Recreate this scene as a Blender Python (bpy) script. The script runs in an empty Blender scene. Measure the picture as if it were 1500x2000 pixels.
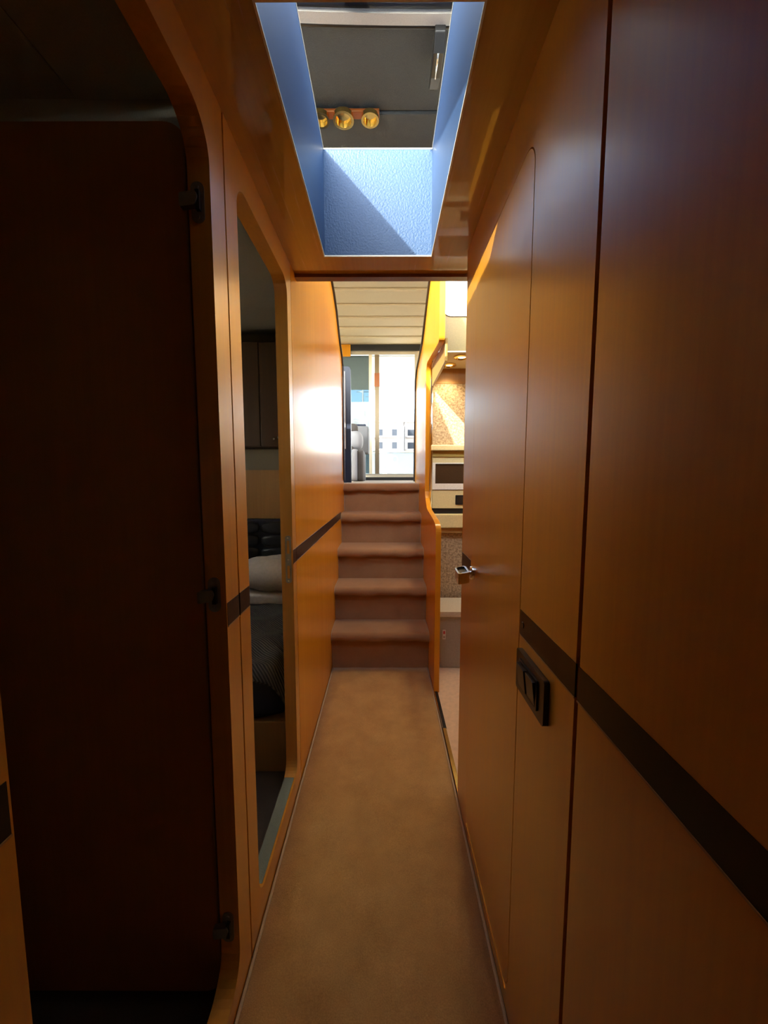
import bpy, bmesh, math, random
from mathutils import Vector, Matrix
random.seed(7)
scene = bpy.context.scene
COL = scene.collection
R = math.radians

# ------------------------------------------------------------------ camera
cam_d = bpy.data.cameras.new('camera'); cam = bpy.data.objects.new('camera', cam_d); COL.objects.link(cam)
cam.location = (0, 0, 1.25)
cam.rotation_euler = (R(90) - math.atan(70 / 750), 0, math.atan(2 / 750))
cam_d.sensor_fit = 'VERTICAL'; cam_d.sensor_height = 36; cam_d.lens = 36 * 750 / 2000
cam_d.clip_start = 0.01; cam_d.clip_end = 600
scene.camera = cam

# ------------------------------------------------------------------ sky, sun, exposure
SUN_DIR = Vector((1.0, 1.5, -1.08)).normalized()
w = bpy.data.worlds.new('world'); scene.world = w; w.use_nodes = True
nt = w.node_tree; nt.nodes.clear()
sky = nt.nodes.new('ShaderNodeTexSky'); sky.sky_type = 'NISHITA'; sky.sun_disc = False
sky.sun_elevation = math.asin(-SUN_DIR.z); sky.sun_rotation = math.atan2(-SUN_DIR.x, -SUN_DIR.y)
sky.air_density = 1.0; sky.dust_density = 1.3; sky.ozone_density = 1.2
bg = nt.nodes.new('ShaderNodeBackground'); bg.inputs[1].default_value = 0.42
out = nt.nodes.new('ShaderNodeOutputWorld')
# scattered white clouds all over the sky
wtc = nt.nodes.new('ShaderNodeTexCoord'); cn_ = nt.nodes.new('ShaderNodeTexNoise'); cn_.inputs['Scale'].default_value = 2.6; cn_.inputs['Detail'].default_value = 6
nt.links.new(wtc.outputs['Generated'], cn_.inputs['Vector'])
cr_ = nt.nodes.new('ShaderNodeMapRange'); cr_.inputs[1].default_value = .42; cr_.inputs[2].default_value = .60; cr_.inputs[4].default_value = .85
nt.links.new(cn_.outputs[0], cr_.inputs[0])
bw_ = nt.nodes.new('ShaderNodeRGBToBW'); nt.links.new(sky.outputs[0], bw_.inputs[0])
cm_ = nt.nodes.new('ShaderNodeVectorMath'); cm_.operation = 'SCALE'; cm_.inputs[0].default_value = (2.5, 2.4, 2.25); nt.links.new(bw_.outputs[0], cm_.inputs['Scale'])
sm_ = nt.nodes.new('ShaderNodeMix'); sm_.data_type = 'RGBA'; nt.links.new(cr_.outputs[0], sm_.inputs['Factor'])
nt.links.new(sky.outputs[0], sm_.inputs['A']); nt.links.new(cm_.outputs[0], sm_.inputs['B'])
nt.links.new(sm_.outputs['Result'], bg.inputs[0]); nt.links.new(bg.outputs[0], out.inputs[0])
sun_d = bpy.data.lights.new('sun', 'SUN'); sun_d.energy = 4.2; sun_d.angle = R(0.53); sun_d.color = (1.0, 0.93, 0.82)
sun = bpy.data.objects.new('sun', sun_d); COL.objects.link(sun)
sun.rotation_euler = SUN_DIR.to_track_quat('-Z', 'Y').to_euler(); sun.location = (-6, -9, 8)

def portal(name, loc, target, sx, sy):
    d = bpy.data.lights.new(name, 'AREA'); d.shape = 'RECTANGLE'; d.size = sx; d.size_y = sy
    d.cycles.is_portal = True
    o = bpy.data.objects.new(name, d); COL.objects.link(o); o.location = loc
    o.rotation_euler = (Vector(target) - Vector(loc)).to_track_quat('-Z', 'Y').to_euler()
portal('aft_door_portal', (-0.08, 5.95, 2.15), (-0.08, 0, 2.15), 1.1, 1.85)
portal('port_window_portal', (-1.85, 3.6, 2.45), (0, 3.6, 2.45), 3.4, 0.85)
portal('starboard_window_portal', (1.85, 3.6, 2.45), (0, 3.6, 2.45), 3.4, 0.85)
portal('windscreen_portal', (0.0, 0.70, 2.68), (0.0, 1.17, 1.80), 3.3, 2.2)

vs = scene.view_settings
vs.view_transform = 'Standard'; vs.look = 'None'; vs.gamma = 1.0; vs.use_curve_mapping = False
vs.exposure = 2.1
scene.cycles.use_denoising = True
scene.cycles.max_bounces = 9; scene.cycles.diffuse_bounces = 6; scene.cycles.glossy_bounces = 4
scene.cycles.use_adaptive_sampling = True; scene.cycles.adaptive_threshold = 0.03
scene.cycles.transparent_max_bounces = 12; scene.cycles.sample_clamp_indirect = 6.0

# ------------------------------------------------------------------ materials
MATS = {}
def new_mat(name):
    m = bpy.data.materials.new(name); m.use_nodes = True
    n = m.node_tree; n.nodes.clear()
    o = n.nodes.new('ShaderNodeOutputMaterial'); MATS[name] = m
    return m, n, o
def principled(n, o, col, rough=.5, metal=0., spec=.5, coat=0., coat_r=.05):
    p = n.nodes.new('ShaderNodeBsdfPrincipled')
    p.inputs['Base Color'].default_value = (*col, 1); p.inputs['Roughness'].default_value = rough
    p.inputs['Metallic'].default_value = metal; p.inputs['Specular IOR Level'].default_value = spec
    p.inputs['Coat Weight'].default_value = coat; p.inputs['Coat Roughness'].default_value = coat_r; p.inputs['Coat IOR'].default_value = 1.7 if coat > .8 else 1.5
    n.links.new(p.outputs[0], o.inputs[0]); return p
def coords(n, scale):
    tc = n.nodes.new('ShaderNodeTexCoord'); mp = n.nodes.new('ShaderNodeMapping')
    mp.inputs['Scale'].default_value = scale
    n.links.new(tc.outputs['Object'], mp.inputs[0]); return mp.outputs[0]
def noise(n, vec, scale, detail=4, rough=.5):
    t = n.nodes.new('ShaderNodeTexNoise'); t.inputs['Scale'].default_value = scale
    t.inputs['Detail'].default_value = detail; t.inputs['Roughness'].default_value = rough
    n.links.new(vec, t.inputs['Vector']); return t.outputs[0]
def ramp(n, fac, stops):
    r = n.nodes.new('ShaderNodeValToRGB')
    while len(r.color_ramp.elements) < len(stops): r.color_ramp.elements.new(.5)
    for e, (p, c) in zip(r.color_ramp.elements, stops): e.position = p; e.color = (*c, 1)
    n.links.new(fac, r.inputs[0]); return r.outputs[0]
def bump(n, p, h, strength, dist=.002):
    b = n.nodes.new('ShaderNodeBump'); b.inputs['Strength'].default_value = strength; b.inputs['Distance'].default_value = dist
    n.links.new(h, b.inputs['Height']); n.links.new(b.outputs[0], p.inputs['Normal'])
def plain(name, col, rough=.5, metal=0., spec=.5, coat=0., grain=.0, gscale=120):
    m, n, o = new_mat(name); p = principled(n, o, col, rough, metal, spec, coat)
    v = coords(n, (1, 1, 1)); f = noise(n, v, gscale, 3)
    k = .07
    n.links.new(ramp(n, f, [(.3, tuple(c * (1 - k) for c in col)), (.7, tuple(min(1, c * (1 + k)) for c in col))]), p.inputs['Base Color'])
    if grain: bump(n, p, f, grain)
    return m
def wood(name, dark, light, rough, coat=.0, coat_r=.08, axis='z', spec=.5):
    m, n, o = new_mat(name); p = principled(n, o, light, rough, 0, spec, coat, coat_r)
    s = {'z': (1, 1, .025), 'x': (.025, 1, 1), 'y': (1, .025, 1)}[axis]
    v = coords(n, s); f = noise(n, v, 90, 6, .6)
    f2 = noise(n, coords(n, tuple(c * .12 for c in s)), 60, 3, .5)
    mx = n.nodes.new('ShaderNodeMath'); mx.operation = 'MULTIPLY_ADD'; mx.inputs[1].default_value = .55
    n.links.new(f, mx.inputs[0])
    m2 = n.nodes.new('ShaderNodeMath'); m2.operation = 'MULTIPLY'; m2.inputs[1].default_value = .45
    n.links.new(f2, m2.inputs[0]); n.links.new(m2.outputs[0], mx.inputs[2])
    n.links.new(ramp(n, mx.outputs[0], [(.32, dark), (.68, light)]), p.inputs['Base Color'])
    rr = n.nodes.new('ShaderNodeMapRange'); rr.inputs[3].default_value = rough * .8; rr.inputs[4].default_value = rough * 1.25
    n.links.new(f, rr.inputs[0]); n.links.new(rr.outputs[0], p.inputs['Roughness'])
    bump(n, p, f, .05, .0008)
    return m
def carpet(name, a, b, sc=420):
    m, n, o = new_mat(name); p = principled(n, o, a, .95, 0, .1)
    v = coords(n, (1, 1, 1)); f = noise(n, v, sc, 3, .7); g = noise(n, v, 9, 3, .6)
    mx = n.nodes.new('ShaderNodeMath'); mx.operation = 'MULTIPLY_ADD'; mx.inputs[1].default_value = .6
    m2 = n.nodes.new('ShaderNodeMath'); m2.operation = 'MULTIPLY'; m2.inputs[1].default_value = .4
    n.links.new(f, mx.inputs[0]); n.links.new(g, m2.inputs[0]); n.links.new(m2.outputs[0], mx.inputs[2])
    n.links.new(ramp(n, mx.outputs[0], [(.32, b), (.68, a)]), p.inputs['Base Color'])
    p.inputs['Sheen Weight'].default_value = .25
    bump(n, p, f, .5, .003); return m
def speckle(name, a, b, c, sc, rough=.3):
    m, n, o = new_mat(name); p = principled(n, o, a, rough, 0, .5)
    v = coords(n, (1, 1, 1)); f = noise(n, v, sc, 6, .75)
    n.links.new(ramp(n, f, [(.36, c), (.47, b), (.53, a), (.66, tuple(min(1, x * 1.3) for x in a))]), p.inputs['Base Color']); return m
def glass(name, tint, refl=.08, rough=.0):
    m, n, o = new_mat(name)
    t = n.nodes.new('ShaderNodeBsdfTransparent'); t.inputs[0].default_value = (*tint, 1)
    g = n.nodes.new('ShaderNodeBsdfGlossy'); g.inputs['Roughness'].default_value = rough
    mx = n.nodes.new('ShaderNodeMixShader'); mx.inputs[0].default_value = refl
    n.links.new(t.outputs[0], mx.inputs[1]); n.links.new(g.outputs[0], mx.inputs[2]); n.links.new(mx.outputs[0], o.inputs[0]); return m

WOOD = wood('honey_cherry_veneer', (.58, .235, .014), (.70, .305, .022), .38, .9, .25)
WOODG = wood('glossy_ceiling_veneer', (.42, .215, .018), (.52, .28, .028), .25, 1.0, .03, 'y')
WOODS = wood('stair_side_veneer', (.64, .255, .014), (.74, .315, .022), .23, .0, .14, 'z', .2)
WOODD = wood('dark_edge_veneer', (.13, .035, .010), (.19, .055, .014), .35, .2)
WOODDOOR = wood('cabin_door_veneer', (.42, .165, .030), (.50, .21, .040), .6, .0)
WOODL = wood('light_oak_veneer', (.34, .17, .05), (.44, .24, .075), .4)
WENGE = wood('wenge_inlay', (.012, .006, .004), (.022, .011, .007), .34, .1, .1, 'y', .35)
CARPET = carpet('tan_carpet', (.66, .395, .150), (.40, .225, .080), 300)
STAIRC = carpet('brown_stair_carpet', (.41, .235, .125), (.29, .16, .085))
BIND = plain('carpet_binding', (.48, .36, .24), .8, grain=.3, gscale=400)
SALC = carpet('saloon_carpet', (.55, .48, .40), (.45, .39, .32))
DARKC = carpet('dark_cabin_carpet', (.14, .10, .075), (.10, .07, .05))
BLUE = plain('sky_tinted_vinyl', (.026, .062, .142), .42, grain=.25, gscale=700)  # well lining; the blue of the sky light is put into its colour
BLUET = plain('sky_tinted_textured_vinyl', (.026, .064, .142), .5, spec=.35, grain=1.0, gscale=150)  # end wall of the well, sky blue light likewise in the base colour
CREAMT = plain('cream_trim', (.75, .68, .52), .35)
GREYV = plain('charcoal_headliner_vinyl', (.066, .078, .092), .75, grain=1.0, gscale=220)
BEIGEV = plain('beige_headliner_vinyl', (.72, .60, .39), .7, grain=.2, gscale=300)
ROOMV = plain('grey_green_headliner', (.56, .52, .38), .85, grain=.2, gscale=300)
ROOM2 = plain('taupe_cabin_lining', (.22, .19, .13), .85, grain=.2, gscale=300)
CABW = wood('dark_walnut_veneer', (.06, .03, .010), (.09, .045, .015), .5)
CHROME = plain('chrome', (.82, .82, .82), .12, 1.0)
GOLD = plain('brass', (.85, .62, .22), .16, 1.0)
STEEL = plain('brushed_steel', (.42, .40, .37), .38, 1.0)
BLACK = plain('black_plastic', (.012, .012, .013), .35)
NAVY = plain('navy_leather', (.012, .018, .045), .4, grain=.2, gscale=400)
DKBROWN = plain('dark_brown_plastic', (.030, .020, .014), .32)
RUBBER = plain('dark_edging', (.020, .020, .024), .4)
GREYP = plain('grey_plastic', (.36, .32, .265), .45)
CREAMP = plain('cream_plastic', (.62, .55, .40), .4)
CREAML = plain('cream_laminate', (.72, .60, .30), .35)
WHITEL = plain('white_laminate', (.75, .72, .62), .35)
OVEN = plain('smoked_oven_glass', (.05, .028, .015), .12, coat=.5)
GRANITE = speckle('brown_granite', (.48, .36, .22), (.33, .23, .13), (.20, .13, .075), 75)
TILE = plain('pinkish_sole_board', (.76, .53, .35), .5, gscale=40)
GREYF = plain('grey_fabric', (.20, .20, .21), .8, grain=.3, gscale=300)
LGREYF = plain('light_grey_fabric', (.40, .40, .42), .7, grain=.3, gscale=300)
DGREYF = plain('dark_taupe_fabric', (.11, .095, .088), .8, grain=.3, gscale=300)
WHITEC = plain('white_cotton', (.62, .60, .57), .85, grain=.25, gscale=60)
BLKLEATH = plain('black_leather', (.018, .022, .030), .38, grain=.8, gscale=60)
GELCOAT = plain('white_gelcoat', (.60, .62, .64), .25)
BUILD = plain('white_render', (.24, .235, .228), .8)
WIN = plain('building_window', (.02, .026, .035), .7, spec=.1)
QUAY = plain('quay_stone', (.45, .43, .40), .9, gscale=3)
WATER = plain('harbour_water', (.03, .07, .09), .08, gscale=1)
TRANS = plain('shaded_white_gelcoat', (.17, .225, .27), .35)  # white transom gelcoat with its blue shade put into the colour
ALU = plain('aluminium', (.62, .58, .50), .3, 1.0)
BRONZE = plain('bronze_anodised_frame', (.22, .17, .11), .4, .6)
RED = plain('sticker_red', (.55, .05, .05), .5)
PAPER = plain('sticker_white', (.7, .66, .62), .6)
AMBER = wood('mahogany_rail', (.25, .07, .015), (.34, .10, .02), .3, .4, .1, 'x')
CLEAR = glass('clear_glass', (.93, .96, .96), .05)
TINT = glass('tinted_glass', (.30, .34, .34), .05)
m, n, o = new_mat('added_pane_glass'); tr = n.nodes.new('ShaderNodeBsdfTranslucent'); tr.inputs[0].default_value = (.9, .9, .86, 1)  # for the unseen panes added to light the cabins
n.links.new(tr.outputs[0], o.inputs[0]); PORT = m
# frosted hatch pane
m, n, o = new_mat('frosted_acrylic'); tr = n.nodes.new('ShaderNodeBsdfTranslucent'); tr.inputs[0].default_value = (.95, .92, .80, 1)
tp = n.nodes.new('ShaderNodeBsdfTransparent'); tp.inputs[0].default_value = (.9, .9, .85, 1)
mx = n.nodes.new('ShaderNodeMixShader'); mx.inputs[0].default_value = .25
n.links.new(tr.outputs[0], mx.inputs[1]); n.links.new(tp.outputs[0], mx.inputs[2]); n.links.new(mx.outputs[0], o.inputs[0]); FROST = m
m, n, o = new_mat('lamp_glow'); em = n.nodes.new('ShaderNodeEmission'); em.inputs[0].default_value = (1, .72, .35, 1); em.inputs[1].default_value = 4
n.links.new(em.outputs[0], o.inputs[0]); GLOW = m
# duvet with diagonal ribs
m, n, o = new_mat('ribbed_grey_duvet'); p = principled(n, o, (.12, .12, .13), .85, 0, .2)
wv = n.nodes.new('ShaderNodeTexWave'); wv.wave_type = 'BANDS'; wv.bands_direction = 'DIAGONAL'; wv.inputs['Scale'].default_value = 40
wv.inputs['Distortion'].default_value = .6
n.links.new(coords(n, (1, 1, .2)), wv.inputs['Vector'])
n.links.new(ramp(n, wv.outputs[1], [(.2, (.075, .073, .075)), (.8, (.19, .185, .18))]), p.inputs['Base Color']); bump(n, p, wv.outputs[1], .6, .01); DUVET = m

# ------------------------------------------------------------------ helpers
def tag(o, label=None, cat=None, group=None, kind=None):
    if label: o['label'] = label
    if cat: o['category'] = cat
    if group: o['group'] = group
    if kind: o['kind'] = kind
    return o
def par(o, parent):
    if parent is not None:
        o.parent = parent; o.matrix_parent_inverse = Matrix.Translation(-parent.location)
    return o
def link(name, bm, mat, parent=None, smooth=False, bevel=0):
    bmesh.ops.recalc_face_normals(bm, faces=bm.faces)
    me = bpy.data.meshes.new(name); 
    if smooth:
        for f in bm.faces: f.smooth = True
    bm.to_mesh(me); bm.free()
    me.materials.append(mat)
    o = bpy.data.objects.new(name, me); COL.objects.link(o); par(o, parent)
    if bevel:
        b = o.modifiers.new('bevel', 'BEVEL'); b.width = bevel; b.segments = 2; b.limit_method = 'ANGLE'; b.angle_limit = R(40)
    return o
def thing(name, loc, label, cat, group=None, kind=None):
    e = bpy.data.objects.new(name, None); COL.objects.link(e); e.location = loc; e.empty_display_size = .05
    return tag(e, label, cat, group, kind)
def bbox(bm, x0, x1, y0, y1, z0, z1):
    v = [bm.verts.new(p) for p in ((x0,y0,z0),(x1,y0,z0),(x1,y1,z0),(x0,y1,z0),(x0,y0,z1),(x1,y0,z1),(x1,y1,z1),(x0,y1,z1))]
    for f in ((0,3,2,1),(4,5,6,7),(0,1,5,4),(1,2,6,5),(2,3,7,6),(3,0,4,7)): bm.faces.new([v[i] for i in f])
def box(name, x0, x1, y0, y1, z0, z1, mat, parent=None, bevel=0):
    bm = bmesh.new(); bbox(bm, x0, x1, y0, y1, z0, z1); return link(name, bm, mat, parent, bevel=bevel)
def rrect(a0, a1, b0, b1, r, n=8):
    if not isinstance(r, (tuple, list)): r = (r,) * 4
    pts = []
    for (ca, cb, st, rr) in ((a1 - r[0], b0 + r[0], -90, r[0]), (a1 - r[1], b1 - r[1], 0, r[1]), (a0 + r[2], b1 - r[2], 90, r[2]), (a0 + r[3], b0 + r[3], 180, r[3])):
        if rr == 0: pts.append((ca, cb)); continue
        for k in range(n + 1):
            t = R(st + 90 * k / n); pts.append((ca + rr * math.cos(t), cb + rr * math.sin(t)))
    return pts
def rect(a0, a1, b0, b1): return [(a0, b0), (a1, b0), (a1, b1), (a0, b1)]
def prism(name, loops, axis, c0, c1, mat, parent=None, bevel=0, smooth=False):
    """loops[0] outline, others holes; 2-D points lie in the plane across `axis`."""
    def p3(a, b, c): return {'x': (c, a, b), 'y': (a, c, b), 'z': (a, b, c)}[axis]
    bm = bmesh.new(); es = []
    for lp in loops:
        vs_ = [bm.verts.new(p3(a, b, c0)) for a, b in lp]
        es += [bm.edges.new((vs_[i], vs_[(i + 1) % len(vs_)])) for i in range(len(vs_))]
    bmesh.ops.triangle_fill(bm, use_beauty=True, use_dissolve=False, edges=es)
    ret = bmesh.ops.extrude_face_region(bm, geom=bm.faces[:])
    d = Vector(p3(0, 0, c1 - c0))
    bmesh.ops.translate(bm, vec=d, verts=[g for g in ret['geom'] if isinstance(g, bmesh.types.BMVert)])
    return link(name, bm, mat, parent, smooth, bevel)
def round_corners(pts, rad, n=6):
    """pts: list of (a,b,r)"""
    res = []; N = len(pts)
    for i in range(N):
        a = Vector(pts[i - 1][:2]); b = Vector(pts[i][:2]); c = Vector(pts[(i + 1) % N][:2])
        r = pts[i][2] if len(pts[i]) > 2 else rad
        if r == 0: res.append(tuple(b)); continue
        u = (a - b).normalized(); v = (c - b).normalized()
        d = min(r, (a - b).length * .45, (c - b).length * .45)
        p0 = b + u * d; p2 = b + v * d
        for k in range(n + 1):
            t = k / n; q = p0 * (1 - t) ** 2 + b * 2 * t * (1 - t) + p2 * t * t; res.append((q.x, q.y))
    return res
def tube_pts(bm, pts, r, seg=10, cap=True):
    pts = [Vector(p) for p in pts]; rings = []
    up = None
    for i, p in enumerate(pts):
        d = (pts[min(i + 1, len(pts) - 1)] - pts[max(i - 1, 0)]).normalized()
        if up is None or abs(up.dot(d)) > .98: up = Vector((0, 0, 1)) if abs(d.z) < .9 else Vector((1, 0, 0))
        s = d.cross(up).normalized(); t = s.cross(d).normalized()
        rr = r[i] if isinstance(r, (list, tuple)) else r
        rings.append([bm.verts.new(p + (s * math.cos(2 * math.pi * k / seg) + t * math.sin(2 * math.pi * k / seg)) * rr) for k in range(seg)])
    for a, b in zip(rings, rings[1:]):
        for k in range(seg): bm.faces.new((a[k], a[(k + 1) % seg], b[(k + 1) % seg], b[k]))
    if cap: bm.faces.new(rings[0]); bm.faces.new(rings[-1])
def tube(name, pts, r, mat, parent=None, seg=10):
    bm = bmesh.new(); tube_pts(bm, pts, r, seg); return link(name, bm, mat, parent, True)
def lathe(name, prof, loc, mat, parent=None, axis='z', seg=24):
    bm = bmesh.new(); rings = []
    for r, h in prof:
        ring = []
        for k in range(seg):
            a = 2 * math.pi * k / seg; c, s = r * math.cos(a), r * math.sin(a)
            ring.append(bm.verts.new(Vector(loc) + Vector({'z': (c, s, h), 'x': (h, c, s), 'y': (c, h, s)}[axis])))
        rings.append(ring)
    for a, b in zip(rings, rings[1:]):
        for k in range(seg): bm.faces.new((a[k], a[(k + 1) % seg], b[(k + 1) % seg], b[k]))
    bm.faces.new(rings[0]); bm.faces.new(rings[-1])
    bmesh.ops.remove_doubles(bm, verts=bm.verts, dist=1e-6)
    o = link(name, bm, mat, parent, True)
    e = o.modifiers.new('edges', 'EDGE_SPLIT'); e.split_angle = R(40)
    return o
def cushion(name, x0, x1, y0, y1, z0, z1, mat, parent=None, ex=5, n=20, wrinkle=0):
    """soft superellipsoid block"""
    bm = bmesh.new(); bmesh.ops.create_uvsphere(bm, u_segments=n * 2, v_segments=n, radius=1)
    sg = lambda v, e: math.copysign(abs(v) ** e, v)
    rnd = random.Random(hash(name) % 1000 if False else len(name))
    for v in bm.verts:
        c = v.co.normalized(); m_ = max(abs(c.x), abs(c.y), abs(c.z))
        l = (abs(c.x) ** ex + abs(c.y) ** ex + abs(c.z) ** ex) ** (-1 / ex)
        q = c * l
        k = 1 + wrinkle * (math.sin(q.x * 9 + q.y * 5) + math.sin(q.y * 13 - q.x * 4)) * .5
        v.co = ((x0 + x1) / 2 + q.x * (x1 - x0) / 2, (y0 + y1) / 2 + q.y * (y1 - y0) / 2, (z0 + z1) / 2 + q.z * k * (z1 - z0) / 2)
    return link(name, bm, mat, parent, True)
def ribbon(name, pts, wd, x0, x1, mat, parent=None, side=1):
    """strip of width wd following an open polyline in the YZ plane, thick from x0 to x1"""
    P_ = [Vector(p) for p in pts]; off = []
    for i, p in enumerate(P_):
        d = (P_[min(i + 1, len(P_) - 1)] - P_[max(i - 1, 0)]).normalized(); off.append(p + Vector((-d.y, d.x)) * wd * side)
    bm = bmesh.new(); g = [[bm.verts.new((x, q.x, q.y)) for q in (p, o_)  for x in (x0, x1)] for p, o_ in zip(P_, off)]
    for a, b in zip(g, g[1:]):
        for i, j in ((0, 1), (1, 3), (3, 2), (2, 0)): bm.faces.new((a[i], a[j], b[j], b[i]))
    for e in (g[0], g[-1]): bm.faces.new((e[0], e[1], e[3], e[2]))
    return link(name, bm, mat, parent)
def copy_tree(o, delta, parent=None):
    c = o.copy(); COL.objects.link(c)
    if parent is None: c.location = o.location + Vector(delta)
    else: c.parent = parent
    for ch in list(o.children): copy_tree(ch, delta, c)
    return c

XL, XR, T = -.346, .284, .044
ZC = 2.02
SZ0, SZ1 = .921, .973      # dark inlay band

# ================================================================== SETTING
# ---- floor
fl = box('floor', -.40, .40, -1.0, 2.42, -.06, -.008, DKBROWN); tag(fl, 'dark sub floor beneath the corridor carpet', None, kind='structure')

# ---- left wall -----------------------------------------------------
wl = thing('wall_left', (XL, 1, 0), 'honey coloured veneered corridor wall with two rounded doorways on the left', None, kind='structure')
XLo = XL - T
hole1 = rrect(.328, .815, .055, 1.933, .075)
prism('panel', [rect(-1.0, .884, 0, ZC), hole1], 'x', XL, XLo, WOOD, wl)
hole2 = rrect(.957, 1.42, .085, 1.935, .055)
prism('panel', [rect(.891, 1.474, 0, ZC), hole2], 'x', XL, XLo, WOOD, wl)
box('seam', XL - .012, XL - .006, .880, .895, 0, ZC, WOODD, wl)
box('seam', XL - .012, XL - .004, 1.470, 1.482, 0, ZC, WOODD, wl)
edgeL = [(2.30, 2.54), (2.45, 2.51), (2.55, 2.49), (2.66, 2.46), (2.80, 2.40), (2.92, 2.30), (3.02, 2.23), (3.12, 2.185), (3.175, 2.13), (3.19, 2.05), (3.19, 1.50), (3.195, 1.215)]
pts = [(1.478, 0), (1.478, 2.38), (1.625, 2.50), (1.80, 2.58), (2.12, 2.58)] + edgeL + [(3.30, 1.17), (3.30, 0)]
prism('stair_panel', [pts], 'x', XL, XLo, WOODS, wl)
ribbon('edging', edgeL, .014, XL + .013, XLo - .003, RUBBER, wl, side=-1 * -1)
for y0, y1 in ((-1.0, .325), (.818, .884), (.891, .955), (1.422, 1.474), (1.478, 3.0)):
    box('inlay_band', XL + .0008, XL - .002, y0, y1, SZ0, SZ1, WENGE, wl)
    box('band_lip_highlight', XL + .0018, XL - .002, y0, y1, SZ0 - .0022, SZ0, WOODL, wl)  # pale strip painted in for the highlight on the band's lower lip
# rebate edge bead of the first doorway
# strike plates in the second doorway
sp = thing('strike_plate', (-.365, 1.42, .94), 'steel latch strike plate set into the far jamb of the left doorway', 'strike plate')
prism('plate', [rrect(-.374, -.352, .848, 1.028, .008), rect(-.368, -.358, .865, .915), rect(-.368, -.358, .960, 1.010)], 'y', 1.4205, 1.418, STEEL, sp)
for z in (.89, .985): box('keeper_box', -.368, -.358, 1.4205, 1.435, z - .025, z + .025, BLACK, sp)
for z in (.856, .938, 1.020): lathe('screw', [(.0, -.0012), (.003, -.0010), (.0034, 0)], (-.363, 1.418, z), CHROME, sp, 'y', 10)

# ---- right wall ----------------------------------------------------
wr = thing('wall_right', (XR, .5, 0), 'honey coloured veneered corridor wall with a dark inlay band on the right', None, kind='structure')
XRo = XR + T
box('panel', XR, XRo, -1.0, .537, 0, ZC, WOOD, wr)
box('seam', XR + .006, XR + .012, .533, .553, 0, ZC, WOODD, wr)
dh = rrect(.784, 1.248, .045, 1.893, .05)
prism('panel', [rect(.548, 1.39, 0, ZC), dh], 'x', XR, XRo, WOOD, wr)
for y0, y1 in ((-1.0, .539), (.547, .781), (1.251, 1.39)):
    box('inlay_band', XR - .0008, XR + .002, y0, y1, SZ0, SZ1, WENGE, wr)
    box('band_lip_highlight', XR - .0018, XR + .002, y0, y1, SZ0 - .0022, SZ0, WOODL, wr)  # same painted lip highlight along the right band
lathe('screw_cap', [(.0, -.001), (.006, -.001), (.007, .0005)], (XR - .0012, .765, .945), DKBROWN, wr, 'x', 14)
box('end_bead', XR, XRo, 1.39, 1.396, 0, ZC, WOODS, wr)
# flush door
d1 = thing('door_1', (XR, 1.01, 0), 'flush rounded veneered door with chrome lever handle in right wall', None, kind='structure')
prism('leaf', [rrect(.7865, 1.2455, .048, 1.890, .048)], 'x', XR - .0004, XRo - .004, WOOD, d1)
box('threshold_line', XR - .002, XR + .004, .80, 1.235, .040, .0445, GOLD, d1)
hd = thing('handle', (XR, 1.18, .94), None, None); par(hd, d1); tag(hd, 'chrome lever handle')
lathe('rose', [(.0, -.012), (.019, -.012), (.022, -.008), (.022, 0)], (XR, 1.205, .942), CHROME, hd, 'x', 24)
lathe('neck', [(.008, -.036), (.008, -.008)], (XR, 1.205, .942), CHROME, hd, 'x', 16)
lev = round_corners([(.262, 1.228, .006), (.236, 1.222, .012), (.222, 1.200, .012), (.219, 1.122, .008), (.258, 1.142, .014)], .01)
cx = sum(p[0] for p in lev) / len(lev); cy = sum(p[1] for p in lev) / len(lev)
inn = [(cx + (a - cx) * .72, cy + (b - cy) * .80) for a, b in lev]
prism('lever', [lev, inn], 'z', .927, .960, CHROME, hd, bevel=.001)
prism('lever_inlay', [inn], 'z', .929, .953, BLACK, hd)

# ---- light switch on the right wall
sw = thing('light_switch', (XR, .70, .81), 'dark brown double rocker light switch below the inlay band', 'light switch')
prism('plate', [rrect(.631, .769, .814, .897, .006)], 'x', XR, XR - .010, DKBROWN, sw, bevel=.002)
prism('bezel', [rrect(.655, .748, .828, .884, .003), rrect(.661, .742, .832, .880, .002)], 'x', XR - .010, XR - .013, BLACK, sw)
for k in range(2):
    y0 = .662 + k * .041
    bm = bmesh.new(); pr = [(y0, .833), (y0 + .038, .833), (y0 + .038, .879), (y0, .879)]
    a = [bm.verts.new((XR - .010, y, z)) for y, z in pr]; b = [bm.verts.new((XR - (.013 if z < .85 else .0185) - .002 * k, y, z)) for y, z in pr]
    bm.faces.new(b); bm.faces.new(a)
    for i in range(4): bm.faces.new((a[i], a[(i + 1) % 4], b[(i + 1) % 4], b[i]))
    link('rocker', bm, DKBROWN, sw, bevel=.001)

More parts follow.
